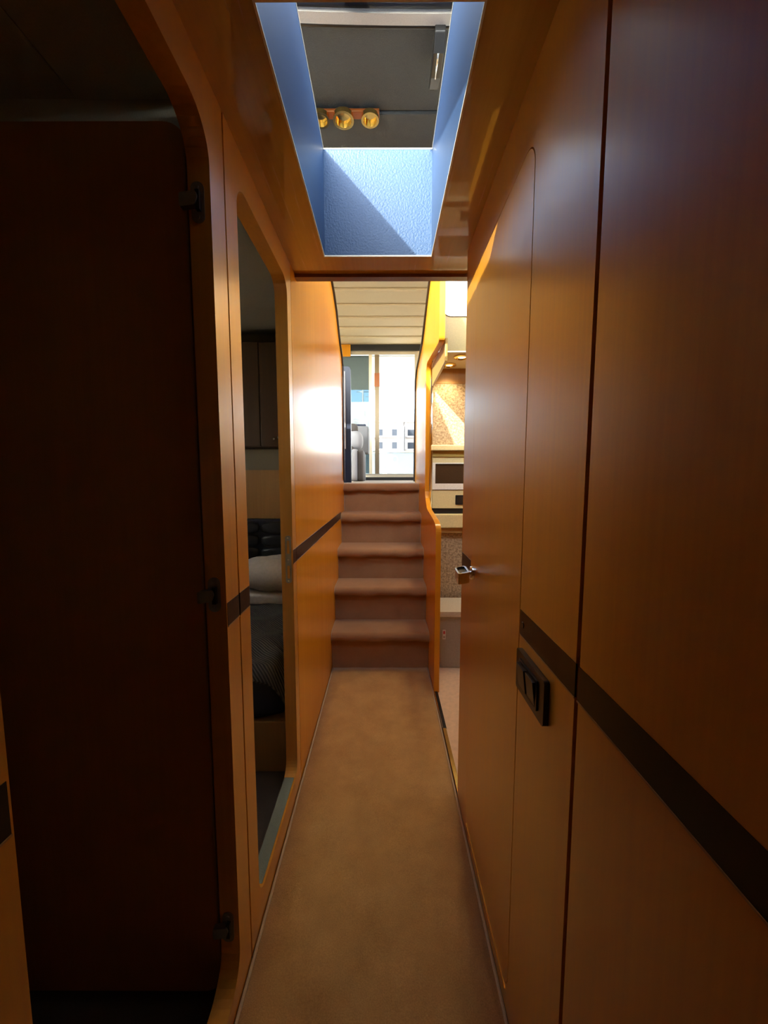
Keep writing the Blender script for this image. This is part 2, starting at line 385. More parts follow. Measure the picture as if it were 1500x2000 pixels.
# ---- ceiling with the light well -----------------------------------
WX0, WX1, WY0, WY1, WZ = -.212, .162, .70, 1.427, 2.366
ce = thing('ceiling', (0, .5, ZC), 'glossy varnished wooden corridor ceiling with a rectangular light well', None, kind='structure')
prism('ceiling_board', [rect(XLo, XRo, -1.0, 1.545), rect(WX0 - .004, WX1 + .004, WY0 - .004, WY1 + .004)], 'z', ZC, ZC + .018, WOODG, ce)
box('header_rail', XLo, XRo, 1.545, 1.578, ZC - .012, ZC + .03, WOODD, ce)
box('header_face', XLo, XRo, 1.560, 1.578, ZC + .03, 2.26, WOODG, ce)
prism('well_trim', [rect(WX0 - .004, WX1 + .004, WY0 - .004, WY1 + .004), rect(WX0, WX1, WY0, WY1)], 'z', ZC - .0012, ZC + .003, CREAMT, ce)
lw = thing('trim_1', (0, 1.06, ZC), 'vinyl lined light well with sky blue light put into its colour, opening up to the wheelhouse', None, kind='structure')
NYT = .36
bm = bmesh.new()
def wedge(bm, prof, x0, x1):
    a = [bm.verts.new((x0, y, z)) for y, z in prof]; b = [bm.verts.new((x1, y, z)) for y, z in prof]
    bm.faces.new(a); bm.faces.new(b[::-1])
    for i in range(len(prof)): bm.faces.new((a[i], b[i], b[(i + 1) % len(prof)], a[(i + 1) % len(prof)]))
side = [(WY0, ZC + .003), (WY1 + .018, ZC + .003), (WY1 + .018, WZ), (NYT, WZ)]
wedge(bm, side, WX0 - .018, WX0); link('well_side', bm, BLUE, lw)
bm = bmesh.new(); wedge(bm, side, WX1, WX1 + .018); link('well_side', bm, BLUE, lw)
box('well_end', WX0, WX1, WY1, WY1 + .018, ZC + .003, WZ, BLUET, lw)
bm = bmesh.new(); wedge(bm, [(WY0, ZC + .003), (NYT, WZ), (NYT - .025, WZ), (WY0 - .025, ZC + .003)], WX0 - .018, WX1 + .018); link('well_front', bm, BLUE, lw)
prism('well_rim', [rect(WX0 - .02, WX1 + .02, NYT - .02, WY1 + .02), rect(WX0 + .001, WX1 - .001, NYT, WY1 - .001)], 'z', WZ, WZ + .004, CREAMT, lw)
# dash top around the corridor roof
dt = prism('trim_2', [rect(-1.8, 1.8, -.60, 1.578), rect(WX0 - .017, WX1 + .017, NYT + .06, WY1 + .017)], 'z', 2.26, 2.28, GREYV)
tag(dt, 'dark wheelhouse dash top around the light well', None, kind='structure')
bw = box('wall_back', -1.9, 1.9, -1.03, -1.0, -.1, 2.1, WOODDOOR); tag(bw, 'veneered bulkhead behind the viewpoint', None, kind='structure')
rb = box('trim_3', -1.9, 1.9, -1.03, -.58, 2.06, 2.10, GREYV); tag(rb, 'foredeck underside ahead of the windscreen', None, kind='structure')

# ---- first cabin (dark) behind the left wall
c1 = thing('wall_cabin_forward', (-1.1, 0, 0), 'dark cabin shell behind the open door on the left', None, kind='structure')
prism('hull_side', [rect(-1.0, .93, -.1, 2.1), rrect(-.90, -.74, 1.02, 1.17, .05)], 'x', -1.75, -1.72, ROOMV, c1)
pw1 = prism('window_6', [rrect(-.90, -.74, 1.02, 1.17, .05)], 'x', -1.738, -1.732, PORT); tag(pw1, 'added unseen frosted pane lighting the forward cabin', None, kind='structure')  # out of view, added to bring some light into the forward cabin
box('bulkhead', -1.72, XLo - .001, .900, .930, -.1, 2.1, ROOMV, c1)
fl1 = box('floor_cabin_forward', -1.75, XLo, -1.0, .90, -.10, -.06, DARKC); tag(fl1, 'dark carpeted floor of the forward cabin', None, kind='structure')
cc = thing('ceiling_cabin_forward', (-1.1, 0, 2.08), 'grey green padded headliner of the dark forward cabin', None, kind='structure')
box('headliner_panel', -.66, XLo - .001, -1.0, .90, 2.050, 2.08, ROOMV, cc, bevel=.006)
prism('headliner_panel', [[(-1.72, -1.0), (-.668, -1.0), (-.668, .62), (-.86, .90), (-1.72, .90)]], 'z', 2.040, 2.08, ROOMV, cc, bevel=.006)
box('headliner_panel', -1.2, -.662, .62, .90, 2.055, 2.08, ROOMV, cc)
# door leaf standing open in the cabin
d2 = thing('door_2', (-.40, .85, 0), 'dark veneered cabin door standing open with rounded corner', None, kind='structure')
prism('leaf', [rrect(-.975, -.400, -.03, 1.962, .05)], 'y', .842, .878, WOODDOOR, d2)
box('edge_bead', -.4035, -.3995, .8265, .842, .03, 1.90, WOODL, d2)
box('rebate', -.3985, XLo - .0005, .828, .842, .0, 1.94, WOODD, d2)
for z in (1.79, .993, .186):
    h = bpy.data.objects.new('hinge', None); COL.objects.link(h); h.location = (-.372, .815, z); par(h, d2); tag(h, 'steel concealed hinge')
    prism('hinge_plate', [rrect(-.384, -.358, z - .038, z + .038, .012)], 'y', .8155, .8125, STEEL, h)
    prism('knuckle', [round_corners([(-.402, z - .016), (-.372, z - .012), (-.366, z + .004), (-.370, z + .014), (-.402, z + .010)], .004)], 'y', .800, .813, STEEL, h, bevel=.002)
    box('link', -.372, -.364, .803, .813, z - .018, z + .018, BLACK, h)
    for s in (-1, 1): lathe('screw', [(.0, -.0015), (.0032, -.001), (.0036, 0)], (-.371, .8125, z + s * .028), STEEL, h, 'y', 10)
# ---- second cabin
c2 = thing('wall_cabin_aft', (-1.1, 1.8, 0), 'grey lined cabin shell behind the second left doorway', None, kind='structure')
prism('hull_side', [rect(.93, 2.75, -.1, 2.3), rrect(1.62, 2.15, 1.34, 1.64, .08)], 'x', -1.75, -1.72, ROOM2, c2)
box('bulkhead', -1.72, XLo - .001, 2.72, 2.75, -.1, 2.3, ROOM2, c2)
box('shelf_panel', -1.72, XLo - .002, 2.68, 2.72, .955, 1.292, WOODL, c2)
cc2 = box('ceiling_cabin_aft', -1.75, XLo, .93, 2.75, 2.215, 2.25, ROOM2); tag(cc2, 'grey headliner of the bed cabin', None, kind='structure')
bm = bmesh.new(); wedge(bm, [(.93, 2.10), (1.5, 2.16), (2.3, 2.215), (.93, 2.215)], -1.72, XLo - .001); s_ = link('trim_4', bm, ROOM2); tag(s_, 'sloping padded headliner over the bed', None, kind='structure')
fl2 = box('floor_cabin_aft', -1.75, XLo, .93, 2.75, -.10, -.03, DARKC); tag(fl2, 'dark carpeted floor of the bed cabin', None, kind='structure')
sl = box('sill_mat', -.389, -.352, .995, 1.385, .0855, .0885, plain('green_grey_mat', (.16, .19, .165), .8, grain=.5, gscale=300), None, bevel=.001); tag(sl, 'narrow grey green mat along the doorway sill of the bed cabin', 'mat')
pw = prism('window_2', [rrect(1.62, 2.15, 1.34, 1.64, .08)], 'x', -1.738, -1.732, PORT); tag(pw, 'added unseen frosted pane lighting the bed cabin', None, kind='structure')  # out of view, added so daylight reaches the bed

# ---- carpet runner
cr = thing('carpet_runner', (0, .7, 0), 'tan carpet runner with pale bound edges along the corridor floor', 'carpet')
bm = bmesh.new(); nx, ny = 8, 60
g = [[bm.verts.new((XL + .004 + (XR - .004 - XL - .004) * i / nx, -1.0 + 3.405 * j / ny, .004 + .0012 * math.sin(i * 2.1 + j * .9))) for i in range(nx + 1)] for j in range(ny + 1)]
for j in range(ny):
    for i in range(nx): bm.faces.new((g[j][i], g[j][i + 1], g[j + 1][i + 1], g[j + 1][i]))
ret = bmesh.ops.extrude_face_region(bm, geom=bm.faces[:]); bmesh.ops.translate(bm, vec=(0, 0, -.010), verts=[q for q in ret['geom'] if isinstance(q, bmesh.types.BMVert)])
link('pile', bm, CARPET, cr, True)
for x in (XL + .006, XR - .006): tube('bound_edge', [(x, -1.0 + 3.40 * k / 30, .004) for k in range(31)], .0045, BIND, cr, 8)

# ---- staircase
st = thing('staircase', (0, 2.41, 0), 'five carpeted steps with rounded nosings climbing to the bright saloon', 'staircase')
RY = [2.410, 2.600, 2.800, 3.025, 3.235, 3.42]; TZ = [.255, .495, .724, .957, 1.188]
prev = 0.
sx0, sx1 = XL + .0008, XR - .0008
for k in range(5):
    y, z = RY[k], TZ[k]; yn = y - .048; yb = RY[k + 1] + .004
    box('riser', sx0, sx1, y, y + .02, prev, z - .03, STAIRC, st)
    prof = [(yb, z)] + [(yn + .042, z + .001), (yn + .026, z - .002)] + [(yn + .022 - .022 * math.sin(R(a)), z - .032 + .030 * math.cos(R(a))) for a in range(10, 190, 15)] + [(yn + .03, z - .062), (y + .002, z - .056), (y + .004, z - .03), (yb, z - .03)]
    bm = bmesh.new(); NX = 14; rows = []
    for i in range(NX + 1):
        x = sx0 + (sx1 - sx0) * i / NX; wob = .0025 * math.sin(i * 1.7 + k * 2.3) + .002 * math.sin(i * .8 + k)
        rows.append([bm.verts.new((x, yy + (wob if yy < y else 0), zz + (wob * 1.2 if zz < z - .03 and yy < y else 0))) for yy, zz in prof])
    for a, b in zip(rows, rows[1:]):
        for j in range(len(prof)): bm.faces.new((a[j], a[(j + 1) % len(prof)], b[(j + 1) % len(prof)], b[j]))
    bm.faces.new(rows[0]); bm.faces.new(rows[-1][::-1])
    tr = link('tread', bm, STAIRC, st, True); e = tr.modifiers.new('edges', 'EDGE_SPLIT'); e.split_angle = R(50)
    for x in (sx0 + .002, sx1 - .002):
        pl = [(x, yb - .01, z + .001)] + [(x, a, b) for a, b in prof[1:-3]]
        tube('binding', pl, .0018, BIND, tr, 6)
        tube('binding', [(x, y - .001, z - .05), (x, y - .001, prev + .004)], .0014, BIND, tr, 6)
    prev = z
# right stair side panel with galley hand hole
sr = thing('wall_stair_right', (XR, 2.6, 0), 'glossy orange stair side panel with a cut-out to the galley', None, kind='structure')
edgeR = [(2.40, 2.455), (2.46, 2.475), (2.52, 2.465), (2.69, 2.385), (2.86, 2.30), (3.00, 2.24), (3.25, 2.205), (3.47, 2.18), (3.58, 2.12), (3.63, 2.03), (3.66, 1.60), (3.67, 1.20)]
pr = [(2.125, 0, 0), (2.125, .975, .05), (2.24, .995, .03), (2.60, 1.03, .05), (2.735, 1.12, .06), (2.735, 1.97, .04), (2.68, 2.015, .03), (2.20, 1.965, .05), (2.09, 1.955, .04), (2.09, 2.30, .02), (2.20, 2.345, 0), (2.30, 2.405, 0)] + [(a, b, 0) for a, b in edgeR] + [(3.67, 0, 0)]
prism('side_panel', [round_corners(pr, 0)], 'x', XR, XR + .03, WOODS, sr)
ribbon('edging', edgeR, .014, XR - .013, XR + .033, RUBBER, sr, side=1)
pole = tube('grab_pole', [(.322, 2.70, 1.0), (.322, 2.70, 2.03)], .0105, CHROME, None, 16); tag(pole, 'slim vertical chrome grab pole between stairs and galley', 'pole')

# ---- galley (starboard)
gl = box('floor_galley', .300, 1.65, 1.40, 2.76, -.06, -.002, TILE); tag(gl, 'pinkish galley floor to the right of the stairs', None, kind='structure')
th = thing('threshold_strip', (.295, 1.7, 0), 'polished metal threshold strip between carpet and galley floor', 'threshold')
box('strip', .286, .304, 1.40, 1.80, -.004, .006, GOLD, th, bevel=.002)
box('track', .286, .306, 1.80, 2.33, -.004, .005, BLACK, th, bevel=.001)
box('strip', .2845, .2885, 1.80, 2.33, -.002, .0075, CHROME, th)
gw = thing('wall_galley', (1, 2.72, 0), 'galley bulkhead with granite panels and cream laminate', None, kind='structure')
GX0, GX1, GY = .316, 1.65, 2.72
box('core', GX0, GX1, GY + .012, GY + .04, -.05, 2.02, WOODL, gw)
box('wood_frieze', GX0, GX1, GY - .002, GY + .012, 1.884, 2.0, WOODL, gw)
box('granite_backsplash', GX0, GX1, GY, GY + .012, 1.466, 1.884, GRANITE, gw)
box('granite_panel', GX0, GX1, GY, GY + .012, 0, .848, GRANITE, gw)
box('side', 1.65, 1.68, 1.40, 2.76, -.05, 2.02, WOODL, gw)
box('forward_bulkhead', XRo, 1.65, 1.40, 1.43, -.05, 2.02, WOODL, gw)
ld = box('galley_shelf', GX0, GX1, GY - .05, GY + .010, 1.425, 1.464, CREAML, None, bevel=.006); tag(ld, 'cream ledge under the granite backsplash', 'shelf')
gc = thing('galley_cabinet', (.9, GY, 1.0), 'cream laminate galley cabinet front below the ledge', 'cabinet')
box('top_rail', GX0, GX1, GY - .02, GY + .010, 1.385, 1.424, plain('olive_gold_rail', (.42, .31, .08), .4), gc)
box('upper_fascia', GX0, GX1, GY - .012, GY + .010, 1.345, 1.384, CREAML, gc)
box('lower_fascia', GX0, GX1, GY - .012, GY + .010, 1.024, 1.150, CREAML, gc)
box('shadow_gap', GX0, GX1, GY - .006, GY + .010, .986, 1.024, BLACK, gc)
mw = thing('microwave', (.8, GY, 1.16), 'built-in microwave with smoked glass front and pale frame', 'microwave')
prism('frame', [rect(GX0 + .004, 1.0, 1.156, 1.344), rect(.352, .86, 1.198, 1.336)], 'y', GY - .018, GY + .010, WHITEL, mw)
box('glass_door', .352, .86, GY - .010, GY + .008, 1.198, 1.336, OVEN, mw)
box('control_panel', .88, .985, GY - .022, GY - .018, 1.17, 1.33, BLACK, mw)
ou = thing('power_outlet', (.526, GY - .012, 1.05), 'black power outlet on the cream cabinet front', 'outlet')
prism('plate', [rrect(.496, .560, 1.050, 1.117, .004)], 'y', GY - .012, GY - .018, BLACK, ou, bevel=.001)
prism('socket', [rrect(.508, .548, 1.062, 1.105, .01)], 'y', GY - .018, GY - .021, DKBROWN, ou)
ct = thing('counter_edge', (.9, GY, .85), 'cream counter edge with light wood trim above granite panel', 'counter')
box('top', GX0, GX1, GY - .05, GY + .008, .888, .985, CREAML, ct, bevel=.006)
box('wood_trim', GX0, GX1, GY - .03, GY + .008, .849, .888, WOODL, ct, bevel=.003)
gce = thing('ceiling_galley', (.9, 2.0, 2.0), 'cream galley ceiling with a frosted hatch', None, kind='structure')
prism('fascia', [rect(XR + .031, 1.65, 1.985, 2.75), rrect(.345, .95, 2.195, 2.62, .045)], 'y', 2.36, 2.378, plain('olive_tan_laminate', (.30, .215, .06), .45), gce)
box('ceiling_board', XR + .031, 1.65, 2.378, 2.72, 1.985, 2.003, BEIGEV, gce)
box('joint_bead', XR + .031, 1.65, 2.354, 2.362, 1.981, 1.989, WHITEL, gce)
prism('window_frame', [rrect(.335, .96, 2.185, 2.63, .055), rrect(.349, .946, 2.199, 2.616, .042)], 'y', 2.352, 2.362, STEEL, gce)
hp = thing('locker_door', (.65, 2.36, 2.19), 'rounded cream locker door in the fascia above the galley', 'locker door')
prism('door_panel', [rrect(.350, .945, 2.200, 2.615, .041)], 'y', 2.350, 2.374, plain('cream_gelcoat', (.90, .84, .66), .4), hp, bevel=.004)
lathe('catch', [(.0, -.006), (.012, -.005), (.014, 0)], (.90, 2.350, 2.40), CHROME, hp, 'y', 16)
def downlight(loc, label, r=.05):
    d = thing('downlight', loc, label, 'ceiling light', 'brass galley downlights')
    x, y, z = loc
    lathe('ring', [(r * .62, -.004), (r * .70, -.012), (r, -.008), (r, 0), (r * .62, 0)], loc, GOLD, d)
    lathe('bulb', [(.0, -.006), (r * .45, -.005), (r * .62, -.001)], loc, GLOW, d)
    L = bpy.data.lights.new('downlight_beam', 'SPOT'); L.energy = 2.4; L.color = (1, .80, .50); L.spot_size = R(130); L.spot_blend = .8; L.shadow_soft_size = .03
    lo = bpy.data.objects.new('downlight_beam', L); COL.objects.link(lo); lo.location = (x, y, z - .02)
    return d
vl = box('galley_valance', .320, .334, 2.12, 2.70, 1.862, 1.984, plain('olive_wood_valance', (.36, .22, .05), .4), None, bevel=.003); tag(vl, 'narrow olive brown valance under the galley ceiling beside the chrome pole', 'valance')
downlight((.475, 2.45, 1.985), 'round brass ceiling light nearest the frosted galley hatch')
downlight((.425, 2.62, 1.985), 'round brass ceiling light close to the granite backsplash', .045)
# waste bin
wb = thing('waste_bin', (.47, 2.52, 0), 'grey plastic waste bin with cream lid beside the stairs', 'bin')
bm = bmesh.new(); loops = []
for z, s in ((0, .86), (.006, .88), (.33, .98), (.335, 1.0), (.352, 1.0)):
    cx, cy, hx, hy = .475, 2.53, .140 * s, .135 * s
    loops.append([bm.verts.new((a, b, z)) for a, b in rrect(cx - hx, cx + hx, cy - hy, cy + hy, .02, 5)])
for a, b in zip(loops, loops[1:]):
    for i in range(len(a)): bm.faces.new((a[i], a[(i + 1) % len(a)], b[(i + 1) % len(b)], b[i]))
bm.faces.new(loops[0]); bm.faces.new(loops[-1]); link('body', bm, GREYP, wb)
prism('lid', [rrect(.322, .628, 2.385, 2.675, .022)], 'z', .353, .386, CREAMP, wb, bevel=.006)
tube('lid_latch', [(.334, 2.41, .387), (.336, 2.40, .390), (.346, 2.392, .387)], .003, BLACK, wb, 6)
lbp = thing('sticker', (.385, 2.40, .25), None, None); par(lbp, wb)
bm = bmesh.new(); bbox(bm, .372, .392, 2.3965, 2.399, .20, .262); link('sticker_paper', bm, PAPER, lbp)
box('sticker_mark', .376, .388, 2.3955, 2.3965, .235, .255, RED, lbp); box('sticker_mark', .376, .388, 2.3955, 2.3965, .208, .222, GREYP, lbp)

# ---- bed cabin contents
bd = thing('bed', (-.8, 2.1, 0), 'cabin bed with light wood base and black padded headboard', 'bed')
box('base', -1.45, -.40, 1.556, 2.66, -.03, .200, WOODL, bd, bevel=.004)
cushion('mattress', -1.46, -.395, 1.545, 2.66, .198, .42, NAVY, bd, 10)
hb = box('headboard', -1.50, -.42, 2.640, 2.679, .42, .954, NAVY, bd, bevel=.01)
for r_ in range(5):
    z0 = .50 + r_ * .088
    for c_ in range(2): cushion('headboard_roll', -1.46 + c_ * .30, -1.17 + c_ * .30, 2.605, 2.650, z0, z0 + .086, BLKLEATH, bd, 4, 10)
    cushion('headboard_roll', -.855, -.43, 2.600, 2.650, z0, z0 + .086, BLKLEATH, bd, 4, 14, .05)
bm = bmesh.new(); nx, ny = 30, 34
g = []
for j in range(ny + 1):
    row = []
    for i in range(nx + 1):
        x = -1.40 + .995 * i / nx; y = 1.530 + .86 * j / ny
        z = .432 + .014 * math.sin(i * .7) * math.sin(j * .5 + i * .2) + .012
        ed = max(0, (i - nx + 3) / 3); z -= .10 * ed ** 2
        ef = max(0, (2 - j) / 2); z -= .055 * ef
        row.append(bm.verts.new((x, y, z)))
    g.append(row)
for j in range(ny):
    for i in range(nx): bm.faces.new((g[j][i], g[j][i + 1], g[j + 1][i + 1], g[j + 1][i]))
dv = link('duvet', bm, DUVET, None, True); so = dv.modifiers.new('thick', 'SOLIDIFY'); so.thickness = .02; so.offset = -1
tag(dv, 'ribbed dark grey duvet spread over the cabin bed', 'duvet')
bs = cushion('bed_sheet', -1.40, -.42, 2.34, 2.60, .44, .515, WHITEC, None, 6, 16); tag(bs, 'folded white sheet at the head of the bed', 'sheet')
pil = cushion('pillow', -.985, -.40, 2.29, 2.60, .516, .735, WHITEC, None, 2.1, 26, .09); tag(pil, 'plump white pillow leaning on the black headboard', 'pillow')
wc = thing('wall_cabinet', (-.8, 2.6, 1.44), 'dark wooden wall cabinet above the bed', 'cabinet')
box('body', -1.6, -.40, 2.54, 2.715, 1.437, 2.105, CABW, wc)
box('door', -1.2, -.81, 2.525, 2.54, 1.445, 2.098, CABW, wc, bevel=.003); box('door', -.805, -.41, 2.525, 2.54, 1.445, 2.098, CABW, wc, bevel=.003)
lathe('knob', [(.0, -.014), (.008, -.012), (.009, -.006), (.005, 0)], (-.72, 2.525, 1.492), CHROME, wc, 'y', 14)
lathe('knob', [(.0, -.014), (.008, -.012), (.009, -.006), (.005, 0)], (-.69, 2.525, 1.500), CHROME, wc, 'y', 14)

# ================================================================== SALOON
fs = prism('floor_saloon', [[(-1.8, 2.765), (XLo - .001, 2.765), (XLo - .001, 3.24), (XR + .031, 3.24), (XR + .031, 2.765), (1.8, 2.765), (1.8, 5.80), (-1.8, 5.80)]], 'z', 1.14, 1.188, SALC)
fs.location.z = 0; tag(fs, 'pale saloon carpet at the top of the stairs', None, kind='structure')
fs.data.transform(Matrix.Identity(4))
for sgn, nm in ((-1, 'wall_saloon_port'), (1, 'wall_saloon_starboard')):
    o_ = prism(nm, [[(1.76, 2.06), (2.76, 2.06), (2.76, .9), (5.80, .9), (5.80, 3.2), (1.76, 3.2)], rrect(1.95, 5.35, 2.12, 2.92, .12)], 'x', sgn * 1.80, sgn * 1.84, BEIGEV); tag(o_, 'saloon side wall with a long window, ' + ('port' if sgn < 0 else 'starboard') + ' side', None, kind='structure')
    g_ = prism('window_' + ('4' if sgn < 0 else '5'), [rrect(1.95, 5.35, 2.12, 2.92, .12)], 'x', sgn * 1.815, sgn * 1.822, CLEAR); tag(g_, 'long side window pane of the saloon, ' + ('port' if sgn < 0 else 'starboard') + ' side', None, kind='structure')
# port side structure above the aft cabin; closes the cabin roof off
# headliner
hl = thing('ceiling_saloon', (0, 4, 3.14), 'saloon headliner of soft beige planks and charcoal forward panels', None, kind='structure')
box('forward_panel', -1.8, 1.8, 1.76, 2.180, 3.140, 3.17, GREYV, hl, bevel=.004)
box('forward_panel', -1.8, 1.8, 2.186, 2.95, 3.128, 3.17, GREYV, hl, bevel=.004)
ys = [2.955, 3.35, 3.71, 4.06, 4.41, 4.745, 5.06, 5.39, 5.72]
for a, b in zip(ys, ys[1:]):
    bm = bmesh.new(); N = 10
    prof = [(a + .003 + (b - a - .006) * k / N, 3.140 - .012 * math.sin(math.pi * k / N) ** .5 - .02 * (1 - k / N)) for k in range(N + 1)] + [(b - .003, 3.17), (a + .003, 3.17)]
    wedge(bm, prof, -1.8, 1.8); link('headliner_plank', bm, BEIGEV, hl)
box('backing', -1.84, 1.84, 1.74, 5.80, 3.17, 3.20, WOODL, hl)
# windscreen
WS0, WS1 = Vector((0, -.23, 2.08)), Vector((0, 1.74, 3.145))
wsn = (WS1 - WS0).normalized(); wsp = Vector((0, -wsn.z, wsn.y))
win = thing('window_1', (0, -.2, 2.08), 'raked wheelhouse windscreen with dark centre mullion', None, kind='structure')
def ws_plate(name, x0, x1, t0, t1, d0, d1, mat):
    bm = bmesh.new(); vsl = []
    for d in (d0, d1):
        for t, x in ((t0, x0), (t0, x1), (t1, x1), (t1, x0)):
            p_ = WS0 + wsn * t + wsp * d; vsl.append(bm.verts.new((x, p_.y, p_.z)))
    for f in ((0, 1, 2, 3), (7, 6, 5, 4), (0, 4, 5, 1), (1, 5, 6, 2), (2, 6, 7, 3), (3, 7, 4, 0)): bm.faces.new([vsl[i] for i in f])
    return link(name, bm, mat, win)
LW = (WS1 - WS0).length
ws_plate('pane', -1.75, -.165, .05, LW - .05, 0, .006, CLEAR)
ws_plate('pane', -.060, 1.75, .05, LW - .05, 0, .006, CLEAR)
ws_plate('mullion', -.165, -.060, .0, LW, -.01, .03, NAVY)
ws_plate('frame', -1.8, 1.8, -.02, .06, -.01, .03, NAVY)
ws_plate('frame', -1.8, 1.8, LW - .07, LW + .02, -.01, .03, NAVY)
ws_plate('frame', -1.8, -1.72, 0, LW, -.01, .03, NAVY); ws_plate('frame', 1.72, 1.8, 0, LW, -.01, .03, NAVY)
for s in (-1, 1):
    bm = bmesh.new(); wedge(bm, [(-.60, 2.06), (1.76, 2.06), (1.76, 3.17), (-.23, 2.08)], s * 1.80, s * 1.82); o_ = link('wall_wheelhouse', bm, GREYV); tag(o_, 'wheelhouse side panel, ' + ('port' if s < 0 else 'starboard') + ' side', None, kind='structure')
bar = thing('windscreen_rail', (0, 1.75, 3.10), 'curved pale metal rail along the top of the windscreen', 'rail')
bp_ = [(x, 1.735 + .010 * (x + .33) ** 1 * 1.2 - .10 * (x - .05) ** 2 * .3, 3.098) for x in [-.9 + .1 * k for k in range(19)]]
bm = bmesh.new(); rr = []
for p_ in bp_:
    rr.append([bm.verts.new((p_[0], p_[1] + a, p_[2] + b)) for a, b in ((-.020, 0), (.018, -.004), (.022, .010), (-.02, .016))])
for a, b in zip(rr, rr[1:]):
    for i in range(4): bm.faces.new((a[i], a[(i + 1) % 4], b[(i + 1) % 4], b[i]))
bm.faces.new(rr[0]); bm.faces.new(rr[-1]); link('rail_profile', bm, LGREYF, bar)
tube('gasket', [(p_[0], p_[1] + .030, p_[2] + .008) for p_ in bp_], .009, BLACK, bar, 8)
wa = thing('latch_arm', (.245, 1.80, 3.06), 'glossy black tapered arm hanging at the right end of the windscreen rail', 'latch')
bm = bmesh.new(); wedge(bm, [(1.755, 3.10), (1.80, 3.085), (1.97, 3.075), (1.985, 3.06), (1.90, 3.030), (1.80, 3.032), (1.755, 3.07)], .205, .250); link('arm', bm, BLACK, wa, bevel=.004)
tube('pull_rod', [(.225, 1.80, 3.034), (.225, 1.90, 3.028)], .004, CHROME, wa, 8)
# spot lights on a mahogany rail
rl = box('light_rail', -.46, -.03, 2.150, 2.196, 3.112, 3.1275, AMBER, None, bevel=.003); tag(rl, 'small mahogany rail carrying the brass spots', 'rail')
for k, (x, r_) in enumerate(((-.335, .045), (-.216, .052), (-.078, .044))):
    s_ = thing('spot_light', (x, 2.172, 3.112), ['brass spot light at the left end of the mahogany rail', 'largest brass spot light in the middle of the mahogany rail', 'brass spot light at the right end of the mahogany rail'][k], 'spot light', 'brass spots on the wheelhouse ceiling')
    lathe('shade', [(r_ * .9, 0), (r_, -.003), (r_, -.018), (r_ * 1.05, -.020), (r_ * 1.05, -.026), (r_ * .8, -.026), (r_ * .74, -.004)], (x, 2.172, 3.112), GOLD, s_)
    lathe('lens', [(.0, -.012), (r_ * .74, -.008), (r_ * .74, -.004)], (x, 2.172, 3.112), GOLD, s_)

# aft bulkhead with sliding door
YA = 5.74
ab = prism('wall_saloon_aft', [rect(-1.84, 1.84, 1.14, 3.17), rect(-1.05, .47, 1.245, 3.055)], 'y', YA, YA + .06, BEIGEV); tag(ab, 'aft saloon bulkhead around the sliding door', None, kind='structure')
box('valance', -1.05, .60, YA - .03, YA - .001, 3.050, 3.128, BLACK, None); v_ = bpy.data.objects['valance']; tag(v_, 'black track cover above the sliding door', None, kind='structure')
wv_ = box('wood_valance', -.80, -.495, YA - .05, YA - .031, 2.96, 3.127, WOODS, None); tag(wv_, 'orange wooden end block beside the black door track', 'trim block')
d3 = thing('door_3', (-.1, YA, 1.2), 'glazed sliding saloon door slid open to the left', None, kind='structure')
prism('fixed_frame', [rect(-1.05, .47, 1.245, 3.05), rect(-1.0, .43, 1.285, 3.0)], 'y', YA + .002, YA + .05, ALU, d3)
box('pane', -1.0, -.20, YA + .025, YA + .031, 1.29, 2.99, TINT, d3)
box('stile', -.235, -.19, YA + .01, YA + .045, 1.285, 3.0, CREAMT, d3)
box('stile', -.150, -.085, YA + .012, YA + .04, 1.285, 3.0, BRONZE, d3)
box('pane', -.19, -.150, YA + .022, YA + .028, 1.29, 2.99, CLEAR, d3)
box('threshold', -1.05, .50, YA - .08, YA - .001, 1.188, 1.235, BLACK, d3); box('threshold_lip', -1.05, .50, YA - .02, YA + .06, 1.235, 1.262, CREAMT, d3)
box('pull_handle', -.155, -.08, YA - .004, YA + .012, 2.55, 2.74, AMBER, d3)
# navy partition and seats
pp = thing('partition', (-.36, 3.62, 1.19), 'navy padded partition edge with rounded top at the stair head', 'partition')
prism('padded_edge', [rrect(-.392, -.315, 1.19, 2.245, (0, .03, .01, 0))], 'y', 3.60, 3.64, NAVY, pp, bevel=.006)
box('grey_face', -.392, -.362, 3.585, 3.599, 1.50, 2.20, LGREYF, pp, bevel=.004)
box('back_panel', -.90, -.392, 3.605, 3.635, 1.19, 2.21, NAVY, pp)
ar = thing('armchair', (-.42, 4.6, 1.19), 'grey upholstered armchair with light piped side cushions', 'armchair')
cushion('seat_side', -.385, -.315, 4.35, 4.95, 1.19, 1.56, LGREYF, ar, 8, 14)
cushion('arm', -.325, -.248, 4.42, 4.95, 1.19, 1.555, DGREYF, ar, 8, 14)
cushion('back_cushion', -.52, -.268, 4.62, 4.90, 1.56, 1.80, LGREYF, ar, 3, 16)
cushion('seat_cushion', -.95, -.36, 4.35, 4.95, 1.30, 1.62, DGREYF, ar, 6, 14)
cushion('headrest', -.60, -.33, 4.66, 4.86, 1.76, 1.885, DGREYF, ar, 4, 12)
cn = thing('side_console', (-.32, 5.25, 1.19), 'grey console with dark top standing behind the armchair', 'console')
box('body', -.56, -.215, 5.10, 5.45, 1.55, 1.905, GREYF, cn, bevel=.02); box('top', -.50, -.25, 5.12, 5.43, 1.905, 1.93, NAVY, cn, bevel=.006)
box('plinth', -.50, -.27, 5.14, 5.42, 1.188, 1.55, BLACK, cn)

